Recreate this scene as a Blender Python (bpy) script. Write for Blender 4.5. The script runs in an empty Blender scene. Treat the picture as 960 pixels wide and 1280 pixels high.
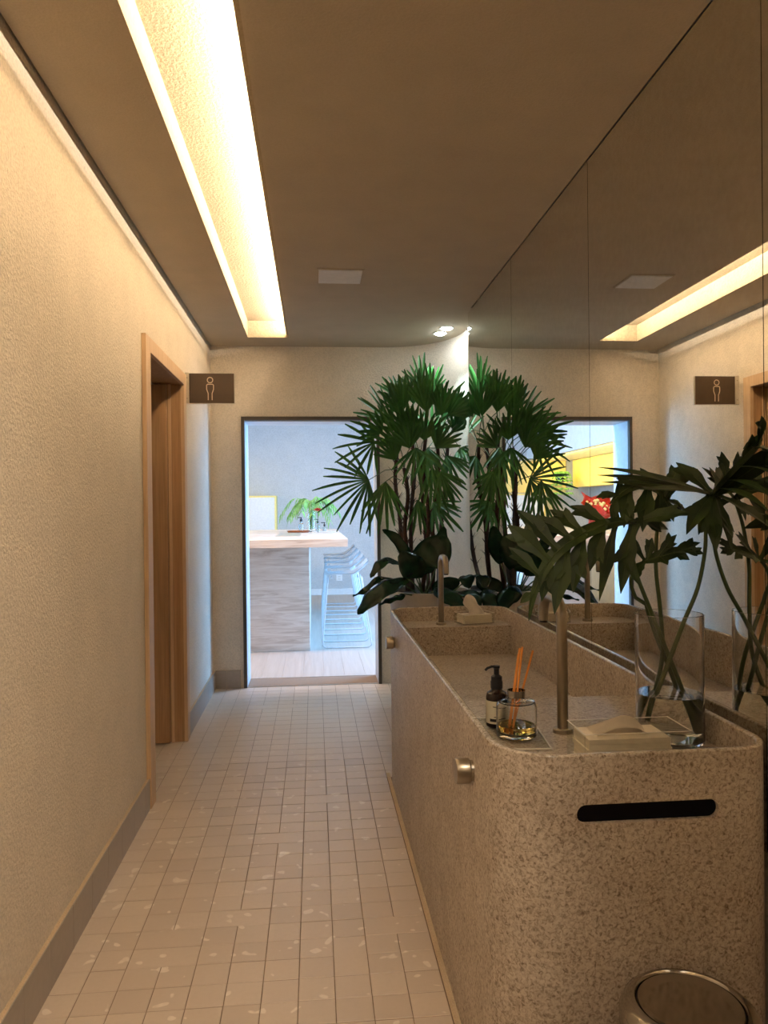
import bpy, bmesh, math, random
from mathutils import Vector, Matrix
random.seed(7)
S = bpy.context.scene
COL = S.collection
PI = math.pi

# ---------------------------------------------------------------- camera, world, light, exposure
cam_d = bpy.data.cameras.new('camera')
cam = bpy.data.objects.new('camera', cam_d)
COL.objects.link(cam)
YAW, PIT, ROL = .0917, -.0048, -.0106
_f = Vector((math.sin(YAW)*math.cos(PIT), math.cos(YAW)*math.cos(PIT), math.sin(PIT)))
_r = Vector((math.cos(YAW), -math.sin(YAW), 0))
_u = _r.cross(_f)
_r2 = _r*math.cos(ROL)+_u*math.sin(ROL)
_u2 = -_r*math.sin(ROL)+_u*math.cos(ROL)
m = Matrix.Identity(4)
for i in range(3):
    m[i][0], m[i][1], m[i][2] = _r2[i], _u2[i], -_f[i]
m[0][3], m[1][3], m[2][3] = 0, 0, 1.445
cam.matrix_world = m
cam_d.sensor_fit = 'VERTICAL'
cam_d.sensor_height = 36.0
cam_d.lens = 950.0/1280.0*36.0
cam_d.clip_start = .02
S.camera = cam

S.view_settings.view_transform = 'Standard'
S.view_settings.look = 'None'
S.view_settings.gamma = 1.0
S.view_settings.use_curve_mapping = False
S.view_settings.exposure = 0.80

world = bpy.data.worlds.new('world')
S.world = world
world.use_nodes = True
bg = world.node_tree.nodes['Background']
bg.inputs[0].default_value = (.55, .75, 1.0, 1)
bg.inputs[1].default_value = .6

def area(name, loc, target, sx, sy, power, color):
    d = bpy.data.lights.new(name, 'AREA')
    d.shape = 'RECTANGLE'; d.size = sx; d.size_y = sy; d.energy = power; d.color = color
    o = bpy.data.objects.new(name, d)
    COL.objects.link(o)
    o.location = loc
    v = Vector(target)-Vector(loc)
    o.rotation_euler = v.to_track_quat('-Z', 'Y').to_euler()
    return o
def strip_light(name, x, y0, y1, z, tx, tz, w, power, color):
    """long thin lamp that runs along Y, facing (tx, tz)"""
    d = bpy.data.lights.new(name, 'AREA')
    d.shape = 'RECTANGLE'; d.size = w; d.size_y = y1-y0; d.energy = power; d.color = color
    o = bpy.data.objects.new(name, d)
    COL.objects.link(o)
    n = Vector((-tx, 0, -tz)).normalized()      # local +Z
    yv = Vector((0, 1, 0)); xv = yv.cross(n)
    mm = Matrix.Identity(4)
    for i in range(3):
        mm[i][0], mm[i][1], mm[i][2] = xv[i], yv[i], n[i]
    mm[0][3], mm[1][3], mm[2][3] = x, (y0+y1)/2, z
    o.matrix_world = mm
    return o
def spot(name, loc, target, power, color, ang, blend):
    d = bpy.data.lights.new(name, 'SPOT')
    d.energy = power; d.color = color; d.spot_size = ang; d.spot_blend = blend; d.shadow_soft_size = .025
    o = bpy.data.objects.new(name, d)
    COL.objects.link(o)
    o.location = loc
    o.rotation_euler = (Vector(target)-Vector(loc)).to_track_quat('-Z', 'Y').to_euler()
    return o
WARM = (1.0, .83, .63)
strip_light('cove_led', -.115, -1.9, 5.9, 2.812, -.30, 1, .02, 165, WARM)
strip_light('cove_wall_fill', -.160, -1.9, 5.9, 2.874, -.35, -1, .028, 10, WARM)  # second strip added in the cove to brighten the left wall
# two unseen fill lights added behind the camera to brighten the near corridor
area('corridor_fill', (.15, -.55, 2.755), (.15, -.55, 0), .5, .5, 1.0, WARM)
area('corridor_fill_rear', (.15, -1.45, 2.755), (.15, -1.45, 0), .5, .5, 2.2, WARM)
_w = spot('wall_fill_spot', (.25, .55, 2.74), (-.82, 2.1, .45), 95, WARM, 1.25, 1.0); _w.data.shadow_soft_size = .12  # unseen spot added above the view, lifts the left wall and floor
spot('plant_spot_front', (.98, 5.55, 2.745), (.98, 5.57, 1.0), 20, (.62, .90, 1.0), .98, .12)
spot('plant_spot_rear', (.97, 5.71, 2.745), (.97, 5.73, 1.0), 18, (.62, .90, 1.0), .98, .12)
# daylight that enters the bar room by its tall window on the right
area('window_daylight', (3.30, 8.15, 1.75), (0, 7.6, 1.0), 2.8, 2.5, 290, (.18, .50, 1.0))
area('bar_room_front_fill', (-.1, 6.80, 3.12), (-.1, 7.3, 0), 1.8, .25, 52, (1.0, .68, .46))  # added fill without a known lamp, brightens the island front
area('bar_room_rear_fill', (.4, 10.6, 3.12), (.4, 10.6, 0), 2.4, 1.6, 22, (1.0, .84, .66))  # added fill, lifts the soffit face and the rear of the room
strip_light('soffit_led', -1.62, 8.0, 12.6, 2.20, -1, -.45, .05, 26, (1.0, .75, .13))
# ---------------------------------------------------------------- materials
def _mat(name):
    mt = bpy.data.materials.new(name); mt.use_nodes = True
    nt = mt.node_tree
    return mt, nt, nt.nodes['Principled BSDF']
def pset(b, **k):
    names = dict(color='Base Color', rough='Roughness', metal='Metallic', trans='Transmission Weight', ior='IOR',
                 emit='Emission Color', estr='Emission Strength', coat='Coat Weight', sheen='Sheen Weight', spec='Specular IOR Level',
                 sss='Subsurface Weight', coatr='Coat Roughness')
    for a, v in k.items():
        if a in ('color', 'emit') and len(v) == 3: v = (*v, 1)
        b.inputs[names[a]].default_value = v
def coords(nt, kind='Object', scale=(1, 1, 1), rot=(0, 0, 0)):
    tc = nt.nodes.new('ShaderNodeTexCoord'); mp = nt.nodes.new('ShaderNodeMapping')
    mp.inputs['Scale'].default_value = scale
    mp.inputs['Rotation'].default_value = rot
    if kind == 'Position':
        g = nt.nodes.new('ShaderNodeNewGeometry'); nt.links.new(g.outputs['Position'], mp.inputs['Vector'])
    else:
        nt.links.new(tc.outputs[kind], mp.inputs['Vector'])
    return mp.outputs['Vector']
def noise(nt, vec, scale, detail=3, rough=.55, dist=0):
    n = nt.nodes.new('ShaderNodeTexNoise'); n.inputs['Scale'].default_value = scale
    n.inputs['Detail'].default_value = detail; n.inputs['Roughness'].default_value = rough
    n.inputs['Distortion'].default_value = dist
    nt.links.new(vec, n.inputs['Vector'])
    return n.outputs['Fac']
def ramp(nt, fac, stops):
    r = nt.nodes.new('ShaderNodeValToRGB')
    while len(r.color_ramp.elements) < len(stops): r.color_ramp.elements.new(.5)
    for e, (p, c) in zip(r.color_ramp.elements, stops):
        e.position = p; e.color = (*c, 1) if len(c) == 3 else c
    nt.links.new(fac, r.inputs['Fac'])
    return r.outputs['Color']
def mix(nt, fac, a, b):
    n = nt.nodes.new('ShaderNodeMix'); n.data_type = 'RGBA'
    for sock, v in ((n.inputs['Factor'], fac), (n.inputs[6], a), (n.inputs[7], b)):
        if isinstance(v, (int, float)): sock.default_value = v
        elif isinstance(v, tuple): sock.default_value = (*v, 1)
        else: nt.links.new(v, sock)
    return n.outputs[2]
def bump(nt, b, h, strength=.5, dist=.002):
    n = nt.nodes.new('ShaderNodeBump'); n.inputs['Strength'].default_value = strength; n.inputs['Distance'].default_value = dist
    nt.links.new(h, n.inputs['Height']); nt.links.new(n.outputs['Normal'], b.inputs['Normal'])
def plain(name, color, rough=.5, metal=0, **k):
    mt, nt, b = _mat(name); pset(b, color=color, rough=rough, metal=metal, **k)
    v = coords(nt, 'Object'); f = noise(nt, v, 40, 2)
    d = tuple(c*.93 for c in color)
    nt.links.new(ramp(nt, f, [(.35, d), (.65, color)]), b.inputs['Base Color'])
    return mt
def stucco(name, color, scale=95, strength=.7, dist=.007, g=.86):
    mt, nt, b = _mat(name); pset(b, rough=.9, spec=.15)
    v = coords(nt, 'Position')
    n1 = noise(nt, v, scale, 3, .6); n2 = noise(nt, v, 5, 3)
    lo = tuple(c*.93 for c in color)
    grain = ramp(nt, n1, [(.36, (g, g, g*.99)), (.58, (1, 1, 1))])
    mx = nt.nodes.new('ShaderNodeMix'); mx.data_type = 'RGBA'; mx.blend_type = 'MULTIPLY'; mx.inputs['Factor'].default_value = 1
    nt.links.new(ramp(nt, n2, [(.3, lo), (.7, color)]), mx.inputs[6]); nt.links.new(grain, mx.inputs[7])
    nt.links.new(mx.outputs[2], b.inputs['Base Color'])
    bump(nt, b, n1, strength, dist)
    return mt
def stone(name, rough=.5):
    mt, nt, b = _mat(name); pset(b, rough=rough, spec=.4)
    v = coords(nt, 'Position')
    n1 = noise(nt, v, 120, 4, .6, .9); n2 = noise(nt, v, 9, 3); n3 = noise(nt, v, 220, 2)
    base = ramp(nt, n1, [(.31, (.20, .15, .11)), (.42, (.40, .335, .27)), (.52, (.56, .49, .42)), (.64, (.66, .60, .525))])
    dk = ramp(nt, n2, [(.35, (.86, .84, .82)), (.65, (1, 1, 1))])
    mx = nt.nodes.new('ShaderNodeMix'); mx.data_type = 'RGBA'; mx.blend_type = 'MULTIPLY'; mx.inputs['Factor'].default_value = 1
    nt.links.new(base, mx.inputs[6]); nt.links.new(dk, mx.inputs[7])
    nt.links.new(mx.outputs[2], b.inputs['Base Color'])
    bump(nt, b, n3, .15, .001)
    return mt
def wood(name, c1, c2, scale=(60, 60, 2.0), rough=.5):
    mt, nt, b = _mat(name); pset(b, rough=rough)
    v = coords(nt, 'Position', scale)
    f = noise(nt, v, 1.0, 5, .6, .6)
    nt.links.new(ramp(nt, f, [(.3, c1), (.7, c2)]), b.inputs['Base Color'])
    bump(nt, b, f, .12, .001)
    return mt
def glass(name, color=(1, 1, 1), rough=0, ior=1.45):
    mt, nt, b = _mat(name); pset(b, color=color, rough=rough, trans=1.0, ior=ior)
    return mt
def tilemat():
    mt, nt, b = _mat('beige_porcelain'); pset(b, rough=.38, spec=.5)
    v = coords(nt, 'Position')
    oi = nt.nodes.new('ShaderNodeObjectInfo')
    per = ramp(nt, oi.outputs['Random'], [(0, (.545, .45, .37)), (.5, (.58, .48, .395)), (1, (.61, .51, .42))])
    n = noise(nt, v, 17, 1, .35, .3); n2 = noise(nt, v, 60, 3)
    spots = ramp(nt, n, [(.685, (0, 0, 0)), (.705, (1, 1, 1))])
    c = mix(nt, spots, per, (.86, .77, .67))
    c2 = mix(nt, ramp(nt, n2, [(.4, (0, 0, 0)), (.8, (.25, .25, .25))]), c, (.50, .40, .31))
    nt.links.new(c2, b.inputs['Base Color'])
    r = ramp(nt, spots, [(0, (.38, .38, .38)), (1, (.22, .22, .22))])
    nt.links.new(r, b.inputs['Roughness'])
    return mt
def leafmat(name, c1, c2, rough=.38, scale=14):
    mt, nt, b = _mat(name); pset(b, rough=rough, spec=.5)
    v = coords(nt, 'Position'); f = noise(nt, v, scale, 2)
    nt.links.new(ramp(nt, f, [(.35, c1), (.7, c2)]), b.inputs['Base Color'])
    return mt
def travertine():
    mt, nt, b = _mat('travertine'); pset(b, rough=.35)
    v = coords(nt, 'Position', (1.6, 1.6, 16))
    f = noise(nt, v, 1.6, 6, .62, 1.0)
    nt.links.new(ramp(nt, f, [(.3, (.52, .41, .33)), (.48, (.70, .60, .52)), (.7, (.82, .74, .67))]), b.inputs['Base Color'])
    return mt
M = dict(
    wall=stucco('stucco_beige', (.78, .69, .575)),
    ceil=stucco('stucco_ceiling_dimmed', (.47, .40, .305), 130, .35, .003, .95),  # weaker light on the ceiling put into a darker beige
    cove=stucco('stucco_cove', (.38, .32, .225), 80, .6, .006),
    white=stucco('bar_room_paint', (.57, .57, .56), 60, .15, .002),
    yellow=plain('nook_yellow_glow', (.88, .70, .24), .6),  # warm yellow light of the nook put into the colour
    stone=stone('flamed_granite'), stone_smooth=stone('honed_granite', .36), stone_edge=stone('polished_granite_edge', .12),
    tile=tilemat(), grout=plain('grout', (.24, .17, .115), .9),
    skirt=plain('skirting_tile', (.36, .31, .26), .35),
    skirt_top=stucco('skirting_mortar', (.66, .52, .36), 200, .9, .005),
    wood=wood('oak', (.33, .185, .085), (.50, .30, .15)),
    wood_pale=wood('oak_casing', (.55, .36, .21), (.68, .48, .30)),
    dark=plain('black_shadow', (.012, .01, .008), .8),
    frame=plain('bronze_frame', (.085, .068, .050), .45, .3),
    steel=plain('brushed_steel', (.40, .35, .28), .32, 1.0),
    chrome=plain('polished_steel', (.50, .46, .40), .13, 1.0),
    mirror=plain('mirror_silver', (.86, .85, .80), .0, 1.0),
    mirror_edge=plain('mirror_edge', (.10, .09, .07), .4),
    led=None,
    glass=glass('clear_glass'), acrylic=None, acrylic_edge=plain('acrylic_edge', (.80, .76, .68), .3), water=glass('water', (.93, .97, .93), 0, 1.33),
    oil=glass('amber_oil', (.95, .74, .22), 0, 1.36),
    amber=plain('amber_bottle', (.012, .004, .003), .15),
    label=plain('label_cream', (.62, .58, .46), .6),
    black=plain('black_plastic', (.008, .009, .012), .3),
    blackgloss=plain('black_gloss', (.002, .0025, .005), .3, spec=.15),
    reed=plain('rattan_reed', (.78, .30, .06), .6),
    tissue=plain('tissue_paper', (.90, .82, .70), .9),
    sign=plain('bronze_sign', (.070, .042, .022), .45), signline=plain('sign_line', (.66, .54, .42), .5),
    plate=plain('sign_bracket', (.60, .55, .47), .3, .6),
    vent=plain('vent_panel', (.62, .60, .56), .6),
    palm=leafmat('palm_leaf', (.022, .105, .022), (.055, .22, .035), .42, 5),
    philo=leafmat('philodendron_leaf', (.012, .034, .006), (.034, .072, .010), .5),
    philo_rib=plain('philodendron_rib', (.05, .085, .018), .45),
    broad=leafmat('broad_leaf', (.008, .040, .020), (.018, .075, .032), .25),
    cane=wood('palm_fibre', (.020, .010, .006), (.085, .045, .030), (90, 90, 25), .9),
    petiole=plain('petiole', (.06, .11, .035), .5),
    planter=plain('planter_plaster', (.50, .46, .41), .7), soil=plain('soil', (.015, .011, .008), .95),
    trav=travertine(), barfloor=wood('pale_plank', (.42, .35, .29), (.50, .43, .37), (30, 1.2, 30), .45),
    stoolw=plain('white_metal', (.62, .64, .66), .35, .0),
    barwhite=plain('white_lacquer', (.78, .78, .76), .4),
    fern=leafmat('bright_foliage', (.10, .30, .06), (.28, .52, .14), .5),
    red=plain('red_petal', (.55, .035, .02), .5), redpaper=plain('red_wrap', (.62, .055, .02), .35), cream=plain('cream_flower', (.80, .70, .30), .6),
    copper=plain('copper_tray', (.45, .16, .07), .35, .6), bluegl=glass('pale_blue_glass', (.75, .90, .97)),
)
def emitter(name, col, strength):
    mt, nt, b = _mat(name); pset(b, color=(.8, .8, .8), emit=col, estr=strength); return mt
def clear_sheet(name):
    mt, nt, b = _mat(name); out = nt.nodes['Material Output']
    tr = nt.nodes.new('ShaderNodeBsdfTransparent'); gl = nt.nodes.new('ShaderNodeBsdfGlossy'); gl.inputs['Roughness'].default_value = .03
    tr.inputs['Color'].default_value = (.96, .965, .95, 1)
    ms = nt.nodes.new('ShaderNodeMixShader')
    ms.inputs[0].default_value = .07; nt.links.new(tr.outputs[0], ms.inputs[1]); nt.links.new(gl.outputs[0], ms.inputs[2])
    nt.links.new(ms.outputs[0], out.inputs['Surface'])
    return mt
M['acrylic'] = clear_sheet('acrylic')
M['led'] = emitter('led_warm', (1.0, .80, .48), 2)
M['lamp'] = emitter('lamp_cool', (.85, .95, 1.0), 60)

# ---------------------------------------------------------------- helpers
def finish(name, bm, mat, parent=None, smooth=False, tag_=None, kind=None):
    me = bpy.data.meshes.new(name)
    bmesh.ops.recalc_face_normals(bm, faces=bm.faces)
    if smooth:
        for f in bm.faces: f.smooth = True
    bm.to_mesh(me); bm.free()
    if mat: me.materials.append(mat)
    o = bpy.data.objects.new(name, me)
    COL.objects.link(o)
    if parent: o.parent = parent
    if tag_: tag(o, *tag_)
    if kind: o['kind'] = kind
    if smooth == 'auto':
        me.set_sharp_from_angle(angle=math.radians(35))
    return o
def tag(o, label, cat, group=None):
    o['label'] = label; o['category'] = cat
    if group: o['group'] = group
def thing(name, label, cat, group=None):
    o = bpy.data.objects.new(name, None); COL.objects.link(o); tag(o, label, cat, group); o.empty_display_size = .05
    return o
def setting(name):
    o = bpy.data.objects.new(name, None); COL.objects.link(o); o['kind'] = 'structure'; return o
def NB(): return bmesh.new()
def box(bm, x0, x1, y0, y1, z0, z1, bev=0):
    vs = [bm.verts.new((x, y, z)) for z in (z0, z1) for y in (y0, y1) for x in (x0, x1)]
    fs = [(0, 2, 3, 1), (4, 5, 7, 6), (0, 1, 5, 4), (2, 6, 7, 3), (0, 4, 6, 2), (1, 3, 7, 5)]
    faces = [bm.faces.new([vs[i] for i in f]) for f in fs]
    if bev:
        es = list({e for f in faces for e in f.edges})
        bmesh.ops.bevel(bm, geom=es, offset=bev, segments=2, profile=.6, affect='EDGES')
def boxo(name, mat, parent, *a, bev=0, **k):
    bm = NB(); box(bm, *a, bev=bev); return finish(name, bm, mat, parent, **k)
def lathe(bm, prof, cx, cy, seg=32, cap0=True, cap1=True):
    rings = []
    for r, z in prof:
        rings.append([bm.verts.new((cx+r*math.cos(2*PI*i/seg), cy+r*math.sin(2*PI*i/seg), z)) for i in range(seg)] if r > 1e-6 else [bm.verts.new((cx, cy, z))])
    for a, b in zip(rings, rings[1:]):
        if len(a) == 1 and len(b) == 1: continue
        for i in range(seg):
            j = (i+1) % seg
            if len(a) == 1: bm.faces.new((a[0], b[i], b[j]))
            elif len(b) == 1: bm.faces.new((a[i], a[j], b[0]))
            else: bm.faces.new((a[i], a[j], b[j], b[i]))
    if cap0 and len(rings[0]) > 1: bm.faces.new(rings[0][::-1])
    if cap1 and len(rings[-1]) > 1: bm.faces.new(rings[-1])
def catmull(pts, n=6):
    P = [Vector(p) for p in pts]; out = []
    for i in range(len(P)-1):
        p0 = P[i-1] if i else 2*P[0]-P[1]; p1 = P[i]; p2 = P[i+1]; p3 = P[i+2] if i+2 < len(P) else 2*P[-1]-P[-2]
        for k in range(n):
            t = k/n
            out.append(.5*((2*p1)+(-p0+p2)*t+(2*p0-5*p1+4*p2-p3)*t*t+(-p0+3*p1-3*p2+p3)*t**3))
    out.append(P[-1]); return out
def tube(bm, pts, r, seg=10, cap=True, taper=None):
    P = [Vector(p) for p in pts]; n = len(P); up = None; rings = []
    for i, p in enumerate(P):
        t = (P[min(i+1, n-1)]-P[max(i-1, 0)]).normalized()
        if up is None:
            up = Vector((0, 0, 1)) if abs(t.z) < .9 else Vector((0, 1, 0))
        up = (up-t*up.dot(t)).normalized(); s = t.cross(up)
        rr = r if taper is None else r*(1+(taper-1)*i/(n-1))
        rings.append([bm.verts.new(p+rr*(math.cos(2*PI*k/seg)*up+math.sin(2*PI*k/seg)*s)) for k in range(seg)])
    for a, b in zip(rings, rings[1:]):
        for k in range(seg):
            j = (k+1) % seg; bm.faces.new((a[k], a[j], b[j], b[k]))
    if cap: bm.faces.new(rings[0][::-1]); bm.faces.new(rings[-1])
def prism(bm, poly, z0, z1):
    a = [bm.verts.new((x, y, z0)) for x, y in poly]; b = [bm.verts.new((x, y, z1)) for x, y in poly]
    n = len(poly)
    for i in range(n): bm.faces.new((a[i], a[(i+1) % n], b[(i+1) % n], b[i]))
    bm.faces.new(a[::-1]); bm.faces.new(b)
def rrect(x0, x1, y0, y1, r, seg=10):
    """counter-clockwise; r = radii at (x0,y0),(x1,y0),(x1,y1),(x0,y1)"""
    out = []
    for (cx, cy, rad, a0) in ((x0+r[0], y0+r[0], r[0], PI), (x1-r[1], y0+r[1], r[1], 1.5*PI), (x1-r[2], y1-r[2], r[2], 0), (x0+r[3], y1-r[3], r[3], .5*PI)):
        for k in range(seg+1):
            a = a0+.5*PI*k/seg; out.append((cx+rad*math.cos(a), cy+rad*math.sin(a)))
    return out
def clip(poly, y, keep_below):
    out = []; n = len(poly)
    for i in range(n):
        p, q = poly[i], poly[(i+1) % n]
        ip = (p[1] <= y) == keep_below; iq = (q[1] <= y) == keep_below
        if ip: out.append(p)
        if ip != iq:
            t = (y-p[1])/(q[1]-p[1]); out.append((p[0]+t*(q[0]-p[0]), y))
    return out
def ribbon(bm, pts, widths, up, fold=0.0, thick=.0006):
    """leaf blade: strip of given half-widths along pts with a fold at the rib; a closed thin solid"""
    n = len(pts); rows = []
    for i, p in enumerate(pts):
        t = (pts[min(i+1, n-1)]-pts[max(i-1, 0)]).normalized()
        s = t.cross(up)
        if s.length < 1e-5: s = t.cross(Vector((.3, .2, 1)))
        s.normalize(); nn = s.cross(t).normalized(); w = widths[i]
        rows.append([bm.verts.new(p-s*w+nn*fold*w), bm.verts.new(p), bm.verts.new(p+s*w+nn*fold*w),
                     bm.verts.new(p+s*w*.98+nn*(fold*w-thick)), bm.verts.new(p-nn*thick*1.5), bm.verts.new(p-s*w*.98+nn*(fold*w-thick))])
    for a, b in zip(rows, rows[1:]):
        for k in range(6):
            j = (k+1) % 6; bm.faces.new((a[k], a[j], b[j], b[k]))
    bm.faces.new(rows[0][::-1]); bm.faces.new(rows[-1])

# ---------------------------------------------------------------- setting: corridor shell
XL, XM, D, ZC = -.823, 1.057, 6.245, 2.771
DT = 6.575
XW = 1.12
# floor and its tiles
floor = boxo('floor', M['grout'], None, -1.9, 1.3, -2.2, 6.575, -.12, -.002, kind='structure')
px, py = .109, .1072
protos = {}
def tile_obj(nx, ny):
    if (nx, ny) not in protos:
        bm = NB(); box(bm, .0012, nx*px-.0012, .0012, ny*py-.0012, -.012, 0)
        top = [e for e in bm.edges if all(v.co.z > -.001 for v in e.verts)]
        bmesh.ops.bevel(bm, geom=top, offset=.0012, segments=1, affect='EDGES')
        me = bpy.data.meshes.new('floor_tile'); bm.to_mesh(me); bm.free(); me.materials.append(M['tile']); protos[(nx, ny)] = me
    return bpy.data.objects.new('floor_tile', protos[(nx, ny)])
xs0 = .374-11*px
taken = set(); y0t = 1.92
far_bm = NB()
for j in range(-40, 41):
    for i in range(-1, 17 if j > 19 else 11):
        if (i, j) in taken: continue
        nx = ny = 1
        rr = random.random()
        if i > 10: pass
        elif rr < .02 and (i, j+1) not in taken and j != 22: ny = 2
        elif rr < .035 and i < 10 and (i+1, j) not in taken: nx = 2
        for a in range(nx):
            for b in range(ny): taken.add((i+a, j+b))
        x, y = xs0+i*px, y0t+j*py
        if i == -1: x = xs0-px*1.0
        if y > 6.22 or x > .96: continue
        if 0 <= j <= 22 and i <= 10:
            o = tile_obj(nx, ny); o.location = (x, y, random.uniform(-.0006, .0006)); COL.objects.link(o); o.parent = floor
            o.rotation_euler = (random.uniform(-.002, .002), random.uniform(-.002, .002), 0)
        else:
            box(far_bm, x+.0012, x+nx*px-.0012, y+.0012, min(y+ny*py, 6.243)-.0012, -.012, 0)
# the doorway strip of the men's room continues the same tiling
for j in range(17, 30):
    for i in range(-8, -1):
        box(far_bm, xs0+i*px+.0012, xs0+(i+1)*px-.0012, y0t+j*py+.0012, y0t+(j+1)*py-.0012, -.012, 0)
fo = finish('floor_tiles_beyond', far_bm, M['tile'], floor, kind='stuff')
# cut strips along the counter foot
for k in range(12):
    ya = 1.55+k*.215
    boxo('floor_edge_tile', M['skirt_top'], floor, .3765, .3945, ya+.001, ya+.214, -.012, .0008)

# left wall with the opening to the restroom
DY0, DY1, DZ = 3.845, 4.87, 2.262      # hole in the wall
bm = NB()
box(bm, XL-.16, XL, -2.2, DY0, 0, 2.86); box(bm, XL-.16, XL, DY1, D+.02, 0, 2.86); box(bm, XL-.16, XL, DY0, DY1, DZ, 2.86)
finish('wall_left', bm, M['wall'], None, kind='structure')
boxo('wall_rear', M['wall'], None, XL-.16, 1.4, -2.2, -2.05, 0, 2.86, kind='structure')
# far wall with doorway and curved right end
bm = NB()
box(bm, XL-.02, -.575, D, DT, 0, 2.86); box(bm, -.575, .535, D, DT, 2.185, 2.86)
poly = [(.535, D)]
R = .60
cx, cy = .56, D-.62
for k in range(15):
    a = PI/2-k*(PI/2)/14
    poly.append((cx+(1.145-cx)*math.cos(a), cy+(D-cy)*math.sin(a)))
poly += [(1.145, 5.0), (1.4, 5.0), (1.4, DT), (.535, DT)]
prism(bm, poly[::-1], 0, 2.86)
wf = finish('wall_back', bm, M['wall'], None, kind='structure', smooth='auto')
boxo('wall_right', M['wall'], None, 1.095, 1.4, -2.2, 5.02, 0, 2.86, kind='structure')
# ceiling with light cove
CX0, CX1, CY1, CZ = -.495, -.181, 5.92, 2.899
bm = NB()
box(bm, XL+.009, CX0, -2.2, D, ZC, 2.90)
box(bm, CX0, -.20, CY1, D, ZC, 2.90)
box(bm, -.20, 1.0535, CY1, D, ZC, 2.90)
box(bm, CX1, 1.0535, -2.2, CY1, ZC, 2.792)
box(bm, 1.0535, 1.3, 4.98, D, ZC, 2.90); box(bm, .9, 1.05, 4.98, D, 2.78, 2.90)
finish('ceiling', bm, M['ceil'], None, kind='structure')
bm = NB()
box(bm, CX0+.0002, CX0+.002, -2.0, CY1, ZC+.0003, CZ); box(bm, CX0+.002, -.045, CY1-.002, CY1-.0002, 2.793, CZ); box(bm, CX0+.002, CX1, CY1-.002, CY1-.0002, ZC+.0003, 2.793)
box(bm, CX0, -.045, -2.0, CY1, CZ, CZ+.03); box(bm, -.065, -.045, -2.0, CY1, 2.793, CZ)
box(bm, -.20, CX1, -2.0, CY1-.002, 2.7935, 2.7955)
finish('trim_1', bm, M['cove'], None, kind='structure')
# slab above so nothing leaks
boxo('ceiling_slab', M['dark'], None, -2.0, 1.5, -2.2, DT, 2.93, 3.0, kind='structure')
# skirting
def skirting(name, runs):
    b = boxo(name, M['skirt_top'], None, *runs['mortar'], kind='structure')
    for a in runs['tiles']:
        boxo('skirting_tile', M['skirt'], b, *a, bev=.0008)
step = .2144
tl = []
y = -.2
while y < 3.76:
    tl.append((-.8095, -.806, y+.001, min(y+step, 3.77)-.001, 0, .146)); y += step
skirting('baseboard_left', dict(mortar=(XL, -.8097, -.3, 3.77, 0, .1455), tiles=tl))
tl = []
y = 4.94
while y < 6.2:
    tl.append((-.8095, -.806, y+.001, min(y+step, 6.235)-.001, 0, .146)); y += step
skirting('baseboard_left_far', dict(mortar=(XL, -.8097, 4.94, 6.243, 0, .1455), tiles=tl))
skirting('baseboard_back', dict(mortar=(-.805, -.606, D-.013, D, 0, .1455), tiles=[(-.805, -.72, D-.0165, D-.0135, 0, .146), (-.718, -.606, D-.0165, D-.0135, 0, .146)]))

# restroom door in left wall
d2 = setting('door_2')
pale, oak = M['wood_pale'], M['wood']
boxo('casing', pale, d2, XL+.001, -.800, 3.765, 3.872, .0, 2.305, bev=.002)
boxo('casing', pale, d2, XL+.001, -.800, 4.842, 4.925, .0, 2.305, bev=.002)
boxo('casing', pale, d2, XL+.001, -.800, 3.872, 4.842, 2.232, 2.305, bev=.002)
boxo('jamb', oak, d2, XL-.16, XL+.001, 3.846, 3.872, 0, 2.23, bev=.001)
boxo('jamb', oak, d2, XL-.16, XL+.001, 4.842, 4.869, 0, 2.23, bev=.001)
boxo('head_jamb', oak, d2, XL-.16, XL+.001, 3.846, 4.869, 2.232, 2.261, bev=.001)
boxo('door_stop', pale, d2, XL-.075, XL-.058, 4.830, 4.8415, 0, 2.231)
boxo('rubber_seal', M['plate'], d2, XL-.05, -.803, 3.8725, 3.878, 0.1, 2.231)
lf = boxo('door_leaf', oak, d2, XL-.98, XL-.078, 4.783, 4.823, .012, 2.222, bev=.002)
# men's room behind the door
bm = NB()
box(bm, -2.0, XL-.162, 5.0, 5.1, 0, 2.86); box(bm, -2.0, XL-.162, 2.9, 3.0, 0, 2.86); box(bm, -2.06, -2.0, 2.9, 5.1, 0, 2.86); box(bm, -2.0, XL-.162, 3.0, 5.0, 2.5, 2.6)
finish('wall_restroom', bm, M['wall'], None, kind='structure')

# doorway in the back wall
d1 = setting('door_1')
fr = M['frame']
for (x0, x1, z0, z1) in ((-.581, -.555, 0, 2.20), (.516, .542, 0, 2.20), (-.555, .516, 2.172, 2.20)):
    boxo('casing', fr, d1, x0, x1, D-.02, D+.02, z0, z1, bev=.002)
lining = plain('lining_paint', (.60, .62, .64), .5)
boxo('lining', lining, d1, -.5745, -.555, D+.021, DT, 0, 2.1845); boxo('lining', lining, d1, .516, .5345, D+.021, DT, 0, 2.1845)
boxo('lining', lining, d1, -.555, .516, D+.021, DT, 2.165, 2.1845)
boxo('threshold', M['steel'], d1, -.555, .516, 6.243, 6.262, -.001, .003)

# ---------------------------------------------------------------- mirror
t = thing('wall_mirror', 'tall frameless mirror in joined panels along the right wall over the basin', 'mirror')
ys = [-1.75, -.61, .55, 1.70, 2.833, 3.972, 5.105]
for a, b in zip(ys, ys[1:]):
    p = boxo('mirror_panel', M['mirror'], t, XM, XM+.006, a+.0016, b-.0016, .62, 2.768)
    boxo('panel_backing', M['mirror_edge'], p, XM+.0065, 1.0945, a-.0005, b+.0005 if b < 5 else b-.002, .62, 2.769)

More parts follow.
